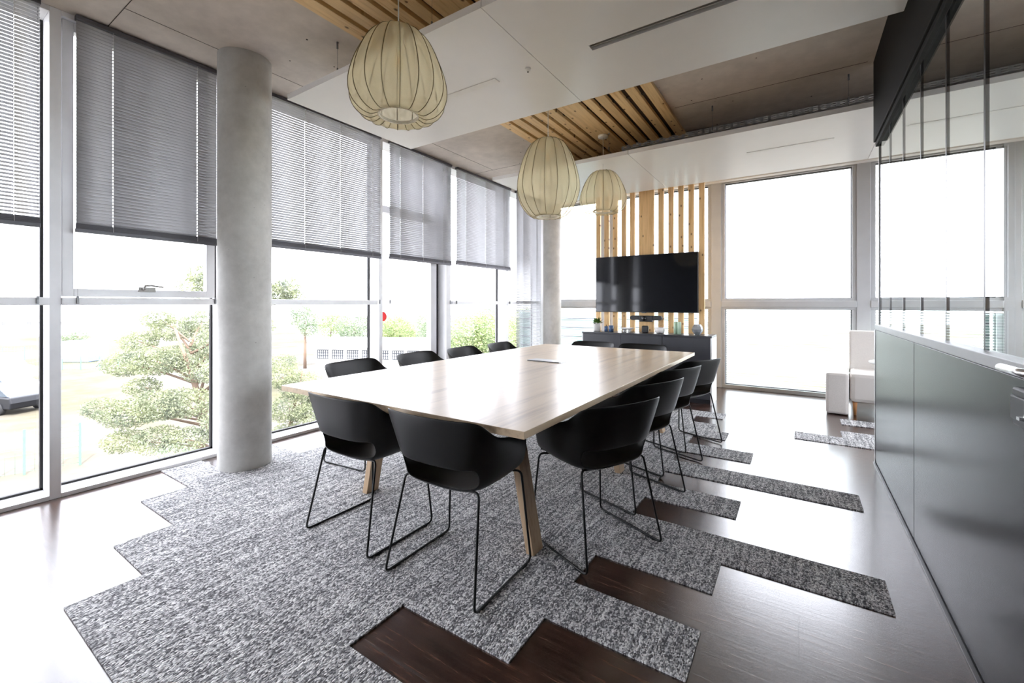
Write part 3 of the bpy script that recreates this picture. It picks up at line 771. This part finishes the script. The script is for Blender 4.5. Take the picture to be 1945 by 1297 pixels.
place_chair(-.875, 4.11, 66, 'black shell chair on the partition side of the table farthest from the camera')
place_chair(-2.925, 2.305, -84, 'black shell chair on the window side of the table nearest the concrete column')
place_chair(-2.925, 3.035, -84, 'second black shell chair from the camera along the window side of the table')
place_chair(-2.885, 3.68, -84, 'third black shell chair from the camera along the window side of the table')
place_chair(-2.87, 4.375, -84, 'black shell chair on the window side of the table farthest from the camera')
place_chair(-2.16, 4.935, 180, 'black shell chair at the far table end, the left one in front of the cabinet')
place_chair(-1.53, 4.925, 180, 'black shell chair at the far table end, the right one in front of the cabinet')

# ------------------------------------------------------------------ cabinet, television and what stands on it
CZ = .853
cbn = thing('sideboard', (-1.75, 5.98, 0), 0, 'long anthracite sideboard with white end panels under the television', 'sideboard')
x0, x1 = -.855, .845
MB().box(x0+.002, x1-.002, -.155, .19, .05, CZ-.026).build('carcass', M['dark_plastic'], cbn)
MB().box(x0-.016, x0, -.175, .20, 0, CZ-.0255).build('side_panel', M['cab_side'], cbn, bevel=.001)
MB().box(x1, x1+.016, -.175, .20, 0, CZ-.0255).build('side_panel', M['cab_side'], cbn, bevel=.001)
MB().box(x0-.016, x1+.016, -.18, .20, CZ-.025, CZ).build('top', M['cab_top'], cbn, bevel=.0015)
for a, b_ in ((x0, -.294), (-.294, .265), (.265, x1)):
    MB().box(a+.002, b_-.002, -.175, -.157, .06, CZ-.028).build('door', M['cab'], cbn, bevel=.001)
MB().box(x0, x1, -.14, .18, 0, .05).build('plinth', M['cab_top'], cbn)

tv = thing('television', (-1.822, 6.15, 1.54), 0, 'large black flat screen television mounted on the slat screen', 'television')
MB().box(-.7175, .7175, -.028, .022, -.408, .405).build('housing', M['bezel'], tv, bevel=.003)
MB().box(-.7095, .7095, -.0295, -.0281, -.398, .398).build('screen', M['screen'], tv)
MB().box(-.25, .25, .022, .049, -.2, .2).build('wall_mount', M['dark_plastic'], tv)
MB().box(-.03, .03, -.026, -.004, -.418, -.408).build('logo_bar', M['steel'], tv, bevel=.002)

vb = thing('video_bar', (-1.79, 6.12, 1.05), 0, 'slim dark conference camera bar just below the television', 'conference camera')
pr = []
for k in range(9): a = PI/2+PI*k/8; pr.append((-.19+.032*math.cos(a), .004+.032*math.sin(a)))
for k in range(9): a = -PI/2+PI*k/8; pr.append((.19+.032*math.cos(a), .004+.032*math.sin(a)))
MB().prism(pr, -.02, .035, 'y', True).build('body', M['dark_plastic'], vb, bevel=.002)
MB().box(-.085, .095, -.028, .036, -.048, .036).build('camera_block', M['dark_plastic'], vb, bevel=.006)
ln = MB(); ln.tube([(-.02, -.028, -.004), (-.02, -.042, -.004)], .034, 24)
ln.build('lens', M['bezel'], vb)
MB().tube([(-.02, -.042, -.004), (-.02, -.044, -.004)], .016, 20).build('lens_glass', M['screen'], vb)
MB().box(-.05, .05, .036, .081, -.02, .02).build('bracket', M['dark_plastic'], vb)

sp = thing('table_speaker', (-1.765, 6.0, CZ), 0, 'small black rounded square speaker on the sideboard below the camera bar', 'speaker')
MB().box(-.045, .045, -.018, .03, .0, .098).build('housing', M['bezel'], sp, bevel=.014)
MB().box(-.036, .036, -.0205, -.018, .012, .086).build('speaker_grille', M['dark_plastic'], sp)
pp = thing('potted_plant', (-2.470, 6.0, CZ), 0, 'small green succulent in a pale grey pot at the left of the sideboard', 'plant')
MB().lathe([(.001, 0), (.048, 0), (.052, .01), (.056, .125), (.050, .125), (.048, .105), (.001, .105)], 28).build('pot', M['pot'], pp)
lf = MB()
for k in range(70):
    a = random.uniform(0, 2*PI); e = random.uniform(.25, 1.45); L = random.uniform(.07, .125)
    d = Vector((math.cos(a)*math.cos(e), math.sin(a)*math.cos(e), math.sin(e))); b0 = Vector((random.uniform(-.02, .02), random.uniform(-.02, .02), .10))
    sd_ = d.cross(Vector((0, 0, 1))).normalized()*.013; nn = d.cross(sd_).normalized()*.004
    mid = b0+d*L*.5
    lf.add([b0, mid+sd_, b0+d*L, mid-sd_, mid+nn, mid-nn], [(0, 1, 4), (1, 2, 4), (2, 3, 4), (3, 0, 4), (1, 0, 5), (2, 1, 5), (3, 2, 5), (0, 3, 5)], True)
lf.build('foliage', M['leaf'], pp)
for (x, y, r, h, lb) in ((-2.325, 5.99, .026, .075, 'smaller blue glazed tealight cup beside the succulent pot'), (-2.255, 6.0, .036, .088, 'larger blue glazed tealight cup left of the white dish')):
    o = MB().lathe([(.001, 0), (r, 0), (r, h), (r-.004, h), (r-.004, .02), (.001, .02)], 28, (0, 0, 0)).build('tealight_cup', M['blue']); o.location = (x, y, CZ)
    tag(o, lb, 'cup', 'blue tealight cups on the sideboard')
dd = thing('footed_dish', (-2.02, 6.0, CZ), 0, 'low white footed dish on the sideboard left of the speaker', 'dish')
MB().lathe([(.001, .035), (.06, .036), (.09, .052), (.098, .062), (.092, .060), (.06, .043), (.001, .041)], 32).build('bowl', M['ceramic'], dd)
for k in range(4):
    a = PI/4+PI/2*k; MB().sphere((.05*math.cos(a), .05*math.sin(a), .018), .018, 12, 8).build('foot', M['ceramic'], dd)
bw = thing('ceramic_bowl', (-1.568, 6.0, CZ), 0, 'round white ceramic bowl with a copper loop right of the speaker', 'bowl')
MB().lathe([(.001, .004), (.035, 0), (.058, .012), (.066, .04), (.064, .078), (.060, .080), (.060, .04), (.03, .012), (.001, .012)], 32).build('bowl', M['ceramic'], bw)
MB().tube([(.02+.016*math.cos(a), -.004, .083+.024*math.sin(a)) for a in [PI*k/8 for k in range(9)]], .0025, 6).build('loop_handle', M['orange'], bw)
MB().lathe([(.001, .074), (.058, .074)], 32).build('filling', M['pot'], bw)
for (x, y, r, h, lb) in ((-1.362, 6.01, .026, .165, 'pale green pillar candle on the sideboard, the left of two'), (-1.312, 5.99, .024, .16, 'pale green pillar candle on the sideboard, the right of two')):
    t = thing('pillar_candle', (x, y, CZ), 0, lb, 'candle', 'pale green candles on the sideboard')
    MB().lathe([(.001, 0), (r, 0), (r, h-.004), (r-.004, h), (.001, h-.003)], 24).build('wax_body', M['mint'], t)
    MB().tube([(0, 0, h-.004), (.001, 0, h+.010)], .0012, 5).build('wick', M['gasket'], t)
vs_ = MB(); prof = [(.030, 0), (.060, .035), (.069, .07), (.058, .108), (.040, .132)]
vs_.lathe(prof+[(.036, .132), (.052, .10), (.028, .01), (.001, .01)], 9, (0, 0, 0), False)
o = vs_.build('faceted_vase', M['smoke']); o.location = (-1.09, 6.0, CZ)
tag(o, 'faceted smoky glass vase at the right end of the sideboard', 'vase')

# ------------------------------------------------------------------ armchair and side table beyond the partition
ac = thing('armchair', (.62, 6.45, 0), R(-4), 'light grey upholstered armchair at the far end beyond the partition', 'armchair')
def cushion(x0, x1, y0, y1, z0, z1, bev): 
    return MB().box(x0, x1, y0, y1, z0, z1), bev
m, b_ = cushion(-.335, -.125, -.38, .36, .008, .475, .03); m.build('arm', M['fabric'], ac, bevel=.028)
m, b_ = cushion(.645, .855, -.38, .36, .008, .475, .03); m.build('arm', M['fabric'], ac, bevel=.028)
MB().box(-.2, .72, -.2, .30, .17, .39).build('frame', M['fabric'], ac)  # added filler block, stops light through the slit beside the seat
m, b_ = cushion(-.115, .635, -.30, .34, .145, .475, .03); m.build('seat', M['fabric'], ac, bevel=.045)
bk = MB(); bk.hexa([(-.12, .22, .40), (.64, .22, .40), (.64, .36, .40), (-.12, .36, .40)], [(-.12, .28, .925), (.64, .28, .925), (.64, .40, .925), (-.12, .40, .925)])
bk.build('backrest', M['fabric'], ac, bevel=.022)
for (x, y) in ((-.07, -.25), (.59, -.25), (-.07, .28), (.59, .28)):
    MB().lathe([(.013, 0), (.022, .145)], 16, (x, y, 0), cap=True).build('leg', M['beech'], ac)
stb = thing('side_table', (.79, 5.47, 0), 0, 'small round white topped table just behind the partition end', 'side table')
MB().lathe([(.001, .668), (.20, .668), (.215, .678), (.215, .69), (.21, .694), (.001, .694)], 40).build('table_top', M['white'], stb)
MB().lathe([(.018, .02), (.018, .64), (.05, .668)], 20).build('stem', M['alu'], stb)
MB().lathe([(.001, .0), (.125, .0), (.125, .008), (.02, .02), (.001, .02)], 32).build('base', M['alu'], stb)

# ------------------------------------------------------------------ outside
GZ = -4.4
gm = MB(); gm.add([(-160, -60, GZ), (40, -60, GZ), (40, 160, GZ), (-160, 160, GZ)], [(0, 1, 2, 3)])
S(gm.build('ground', M['ground']))
S(MB().box(-4.28, XE+.2, YN-.2, 7.34, GZ, -.25).build('wall_below', M['bwhite']))

def tree(name, label, cat, clumps, leafm, per, size, trunk=None, group=None, flat=.75):
    c0 = sum((c[0] for c in clumps), Vector())/len(clumps)
    base = Vector((trunk[0], trunk[1], GZ)) if trunk else Vector((c0.x, c0.y, GZ))
    t = thing(name, base, 0, label, cat, group)
    f = MB()
    for (c, r) in clumps:
        c = c-base
        for _ in range(int(per*r*r)):
            d = Vector((random.gauss(0, 1), random.gauss(0, 1), random.gauss(0, 1))).normalized()
            p = c+Vector((d.x, d.y, d.z*flat))*r*(random.uniform(.35, 1)**.5)
            u = Vector((random.gauss(0, 1), random.gauss(0, 1), random.gauss(0, .7))).normalized(); w = u.orthogonal().normalized()
            s = size*random.uniform(.6, 1.3)
            f.add([p-u*s, p+w*s*.45, p+u*s, p-w*s*.45], [(0, 1, 2, 3)])
    f.build('foliage', leafm, t)
    k = MB(); top = max(c[0].z for c in clumps)-GZ
    tp = c0-base
    k.tube([(0, 0, 0), (tp.x*.2, tp.y*.2, top*.35), (tp.x*.6, tp.y*.6, top*.65), (tp.x, tp.y, top*.95)], [.028*top, .022*top, .014*top, .006*top], 8)
    for (c, r) in clumps:
        c = c-base; z = max(.3, c.z-.5-.3*r)
        z = min(z, top*.9); fz = min(1, z/top)
        k.tube([(tp.x*fz*.8, tp.y*fz*.8, z), ((tp.x*fz*.8+c.x)/2, (tp.y*fz*.8+c.y)/2, (z+c.z)/2+.05), tuple(c)], [.05*r+.01, .035*r+.008, .012], 5)
    k.build('trunk', M['bark'], t)
    return t
big = [(300, 605, 12.6, .45), (262, 648, 12.4, .5), (330, 625, 12.8, .6), (240, 690, 12.0, .6), (295, 685, 12.0, .7), (345, 680, 12.6, .7), (270, 735, 11.8, .45),
       (195, 775, 11.5, .48), (245, 785, 11.4, .65), (300, 770, 11.4, .7), (350, 765, 11.8, .7), (235, 838, 11.4, .5), (300, 835, 11.3, .6), (355, 835, 11.4, .55),
       (385, 610, 13.2, .6), (395, 700, 12.6, .7), (420, 650, 13.0, .8), (450, 700, 12.5, .9), (450, 790, 12.0, .9), (475, 620, 13.4, .7)]
tree('pine_tree', 'large grey green pine tree outside the window left of the concrete column', 'tree', [(at(*c[:3]), c[3]) for c in big], M['pineleaf'], 5200, .036, tuple(at(420, 700, 12.9))[:2], flat=.6)
b2 = [(535, 715, 15.2, .7), (575, 730, 15.2, .8), (620, 755, 15.4, .6), (550, 775, 14.9, .8), (595, 785, 15.0, .7), (535, 690, 15.8, .6), (640, 740, 15.6, .35), (545, 830, 14.8, .75)]
tree('pine_tree', 'spreading pine tree with pale green tufts just right of the concrete column', 'tree', [(at(*c[:3]), c[3]) for c in b2], M['pineleaf'], 5200, .036, tuple(at(545, 780, 15.6))[:2], flat=.6)
b3 = [(530, 555, 24, .9), (548, 545, 24, .8), (562, 565, 24, .55), (518, 560, 24, .8), (380, 520, 24, .7), (370, 545, 24, .9), (400, 540, 24, 1), (440, 540, 24, 1.2), (480, 550, 24, 1.1)]
tree('pine_tree', 'tall distant pine whose top shows above the window bar beside the column', 'tree', [(at(*c[:3]), c[3]) for c in b3], M['pineleaf'], 1200, .075)
far = [([(580, 605, 38, 1.2), (570, 590, 38, 1), (588, 625, 38, .8)], 'leaf_d', 'dark olive tree outside just above the white shed gable'),
       ([(612, 608, 42, 1.0), (628, 620, 42, 1.4), (645, 612, 42, 1.2)], 'leaf_b', 'low light green tree behind the white shed left of the grey one'),
       ([(672, 618, 40, 1.6), (688, 628, 40, 1.5), (665, 640, 40, 1.1)], 'leaf_d', 'rounded grey green tree outside just left of the white window jamb'),
       ([(745, 622, 46, 1.7), (762, 632, 46, 1.8), (780, 640, 46, 1.1), (735, 635, 46, 1.5)], 'leaf_b', 'bright yellow green tree seen through the door glass below the red sticker'),
       ([(812, 612, 40.5, 1.1), (820, 640, 40.5, 1.5), (830, 625, 40.5, 1.5), (815, 655, 40.5, 1.0)], 'leaf_d', 'upright green tree at the right edge of the glass door view'),
       ([(880, 632, 27, 1.3), (905, 625, 27, 1.5), (930, 630, 27, 1.4), (895, 655, 27, 1.5), (925, 660, 27, 1.4), (868, 655, 27, .9)], 'leaf_b', 'broad light green tree seen through the window right of the glass door'),
       ([(940, 592, 45, 1.2), (955, 598, 45, 1.2), (928, 598, 45, .7)], 'leaf_d', 'small distant dark tree above the broad light green one'),
       ([(975, 640, 30, 1.5), (1000, 620, 30, 1.5)], 'leaf_b', 'pale tree behind the long blind by the corner column')]
for cl, lm, lb in far:
    tree('leafy_tree', lb, 'tree', [(at(*c[:3]), c[3]) for c in cl], M[lm], 1000, .085, None, 'leafy trees in the distance', flat=.9)
tree('shrub', 'low pale shrub outside at the foot of the window below the pine', 'shrub', [(at(330, 858, 9.8), .3), (at(360, 868, 9.6), .3), (at(300, 866, 9.8), .25)], M['leaf_d'], 1800, .032, flat=.7)
tree('shrub', 'small shrub beside the blue container in the distance', 'shrub', [(at(132, 640, 50), .9), (at(150, 638, 50), .9), (at(120, 643, 50), .7)], M['leaf_d'], 260, .13, flat=.7)

p = at(990, 600, 21)
ob = thing('low_building', (p.x, p.y, GZ), YAW, 'low teal grey building outside behind the lower back panes left of the slat screen', 'building')
MB().box(0, 8.5, 0, 5, 0, 5.25).build('wall', M['teal'], ob)
for k in range(12): MB().box(-.02, 8.52, -.05, 0, .3+.42*k, .36+.42*k).build('facade_band', M['bwin'], ob)
# white shed with grilled windows
def shed(x0, x1, y0, y1, h, hr, loc, rz, label, nwin):
    t = thing('shed', (*loc, GZ), rz, label, 'building')
    MB().box(x0, x1, y0, y1, 0, h).build('wall', M['bwhite'], t)
    m = MB(); ym = (y0+y1)/2
    m.add([(x0-.3, y0-.3, h), (x1+.3, y0-.3, h), (x1+.3, y1+.3, h), (x0-.3, y1+.3, h), (x0-.3, ym, h+hr), (x1+.3, ym, h+hr)],
          [(0, 1, 5, 4), (2, 3, 4, 5), (0, 4, 3), (1, 2, 5), (0, 3, 2, 1)])
    m.build('roof', M['broof'], t)
    for k in range(nwin):
        cx = x0+(x1-x0)*(k+.5)/nwin; w = MB()
        for i in range(6): w.box(cx-.42+.15*i, cx-.36+.15*i, y0-.03, y0-.005, h-.85, h-.2)
        for j in range(4): w.box(cx-.42, cx+.45, y0-.03, y0-.005, h-.85+.2*j, h-.80+.2*j)
        w.build('window', M['bwin'], t)
    return t
p = at(690, 700, 31)
shed(-3.6, 6.5, 0, 6, 2.55, .5, (p.x, p.y), YAW+R(-6), 'long low white shed with a row of grilled windows behind the trees', 9)
p = at(640, 700, 62)
shed(-4, 4.5, 0, 8, 2.4, 1.6, (p.x, p.y), YAW+R(10), 'white gabled building farther back above the long shed', 4)
p = at(40, 640, 75)
shed(-14, 8, 0, 10, 2.6, .9, (p.x, p.y), YAW+R(0), 'pale industrial building on the horizon at the left edge', 5)
p = at(142, 665, 42)
t = thing('shipping_container', (p.x, p.y, GZ), YAW, 'small pale blue and white container standing on the far side of the yard', 'container')
MB().box(-1.6, 1.3, 0, 2.2, 0.05, 2.0).build('body', M['lblue'], t)
m = MB()
for i in range(2): m.box(-1.45+i*1.4, -.2+i*1.4, -.04, -.005, .3, 1.75)
m.build('door', M['bwhite'], t)

def car(loc, rz, paint, label, h=1.42, van=False):
    t = thing('parked_car', (*loc, GZ), rz, label, 'car')
    if van: body = [(-2.5, .35), (-2.5, 1.9), (-2.3, 2.1), (1.1, 2.1), (1.7, 1.25), (2.4, 1.05), (2.5, .35)]
    else: body = [(-2.15, .30), (-2.2, .62), (-2.1, .88), (-1.55, .92), (1.0, .90), (1.9, .78), (2.2, .6), (2.2, .30)]
    MB().prism(body, -.86, .86, 'y').build('body', paint, t, bevel=.06)
    if not van:
        cabin = [(-1.95, .88), (-1.25, h-.06), (-.8, h), (.1, h), (.95, .88)]
        g = MB(); g.prism(cabin, -.74, .74, 'y'); g.build('cabin_glass', M['carglass'], t, bevel=.05)
        MB().prism([(-1.2, h-.05), (-.8, h+.012), (.1, h+.012), (.3, h-.05)], -.72, .72, 'y').build('roof', paint, t, bevel=.02)
    else:
        MB().box(-.2, 1.0, -.872, -.865, 1.2, 1.85).build('side_window', M['carglass'], t)
    for x in (-1.35, 1.35):
        for s in (-1, 1):
            w = MB(); y = s*.80
            w.tube([(x, y-.1, .315), (x, y+.1, .315)], .315, 24)
            wo = w.build('wheel', M['tyre'], t)
            r = MB(); r.tube([(x, y+s*.1, .315), (x, y+s*.115, .315)], .21, 20); r.build('rim', M['rim'], wo)
    return t
p = at(12, 785, 23)
car((p.x-.3, p.y-.2), YAW+PI+R(-10), M['carblack'], 'black car parked outside at the left edge of the photo')
p = at(-12, 740, 27)
car((p.x, p.y), YAW+PI+R(-8), M['carwhite'], 'white car parked behind the black car', 1.5)
p = at(-20, 715, 31)
car((p.x, p.y), YAW+R(4), M['carwhite'], 'white van parked behind the two cars', van=True)
# fence of green mesh with posts
def fence(a, b_, n, h, label):
    t = thing('wire_fence', (a.x, a.y, GZ), 0, label, 'fence')
    d = Vector((b_.x-a.x, b_.y-a.y, 0))
    for k in range(n+1):
        p = d*(k/n); MB().box(p.x-.03, p.x+.03, p.y-.03, p.y+.03, 0, h).build('post', M['fence'], t)
    m = MB()
    for z in range(8): m.tube([(0, 0, .1+z*h/8), (d.x, d.y, .1+z*h/8)], .006, 4)
    for k in range(int(d.length/.22)): q = d*(k*.22/d.length); m.tube([(q.x, q.y, .05), (q.x, q.y, h)], .004, 4)
    m.build('mesh', M['fence'], t)
fence(at(-140, 940, 13), at(152, 850, 15.2), 5, 1.5, 'low green mesh fence outside at the lower left near the wall')
fence(at(118, 700, 37), at(260, 697, 37), 4, 1.2, 'thin distant fence across the yard behind the pine')
fence(at(-40, 690, 38), at(88, 684, 40), 3, 1.8, 'green screened fence behind the parked cars')

# ------------------------------------------------------------------ light
w = bpy.data.worlds.new('sky'); SC.world = w; w.use_nodes = True
nt = w.node_tree; nt.nodes.clear()
bg = nt.nodes.new('ShaderNodeBackground'); ow = nt.nodes.new('ShaderNodeOutputWorld')
bg.inputs[0].default_value = (.885, .912, 1.0, 1); bg.inputs[1].default_value = 1.0
nt.links.new(bg.outputs[0], ow.inputs[0])
sl = bpy.data.lights.new('sun', 'SUN'); sl.energy = 1.2; sl.angle = R(3); sl.color = (1, .985, .96)
so = bpy.data.objects.new('sun', sl); COL.objects.link(so)
so.rotation_euler = Vector((.62, -.35, .85)).to_track_quat('Z', 'Y').to_euler()

SC.view_settings.view_transform = 'Standard'; SC.view_settings.look = 'None'; SC.view_settings.gamma = 1.0
SC.view_settings.exposure = 3.32
try: SC.view_settings.use_curve_mapping = False
except Exception: pass
cy = SC.cycles
cy.use_denoising = True
cy.max_bounces = 10; cy.diffuse_bounces = 6; cy.glossy_bounces = 5; cy.transmission_bounces = 6; cy.transparent_max_bounces = 24
cy.sample_clamp_indirect = 8
cy.caustics_reflective = False; cy.caustics_refractive = False
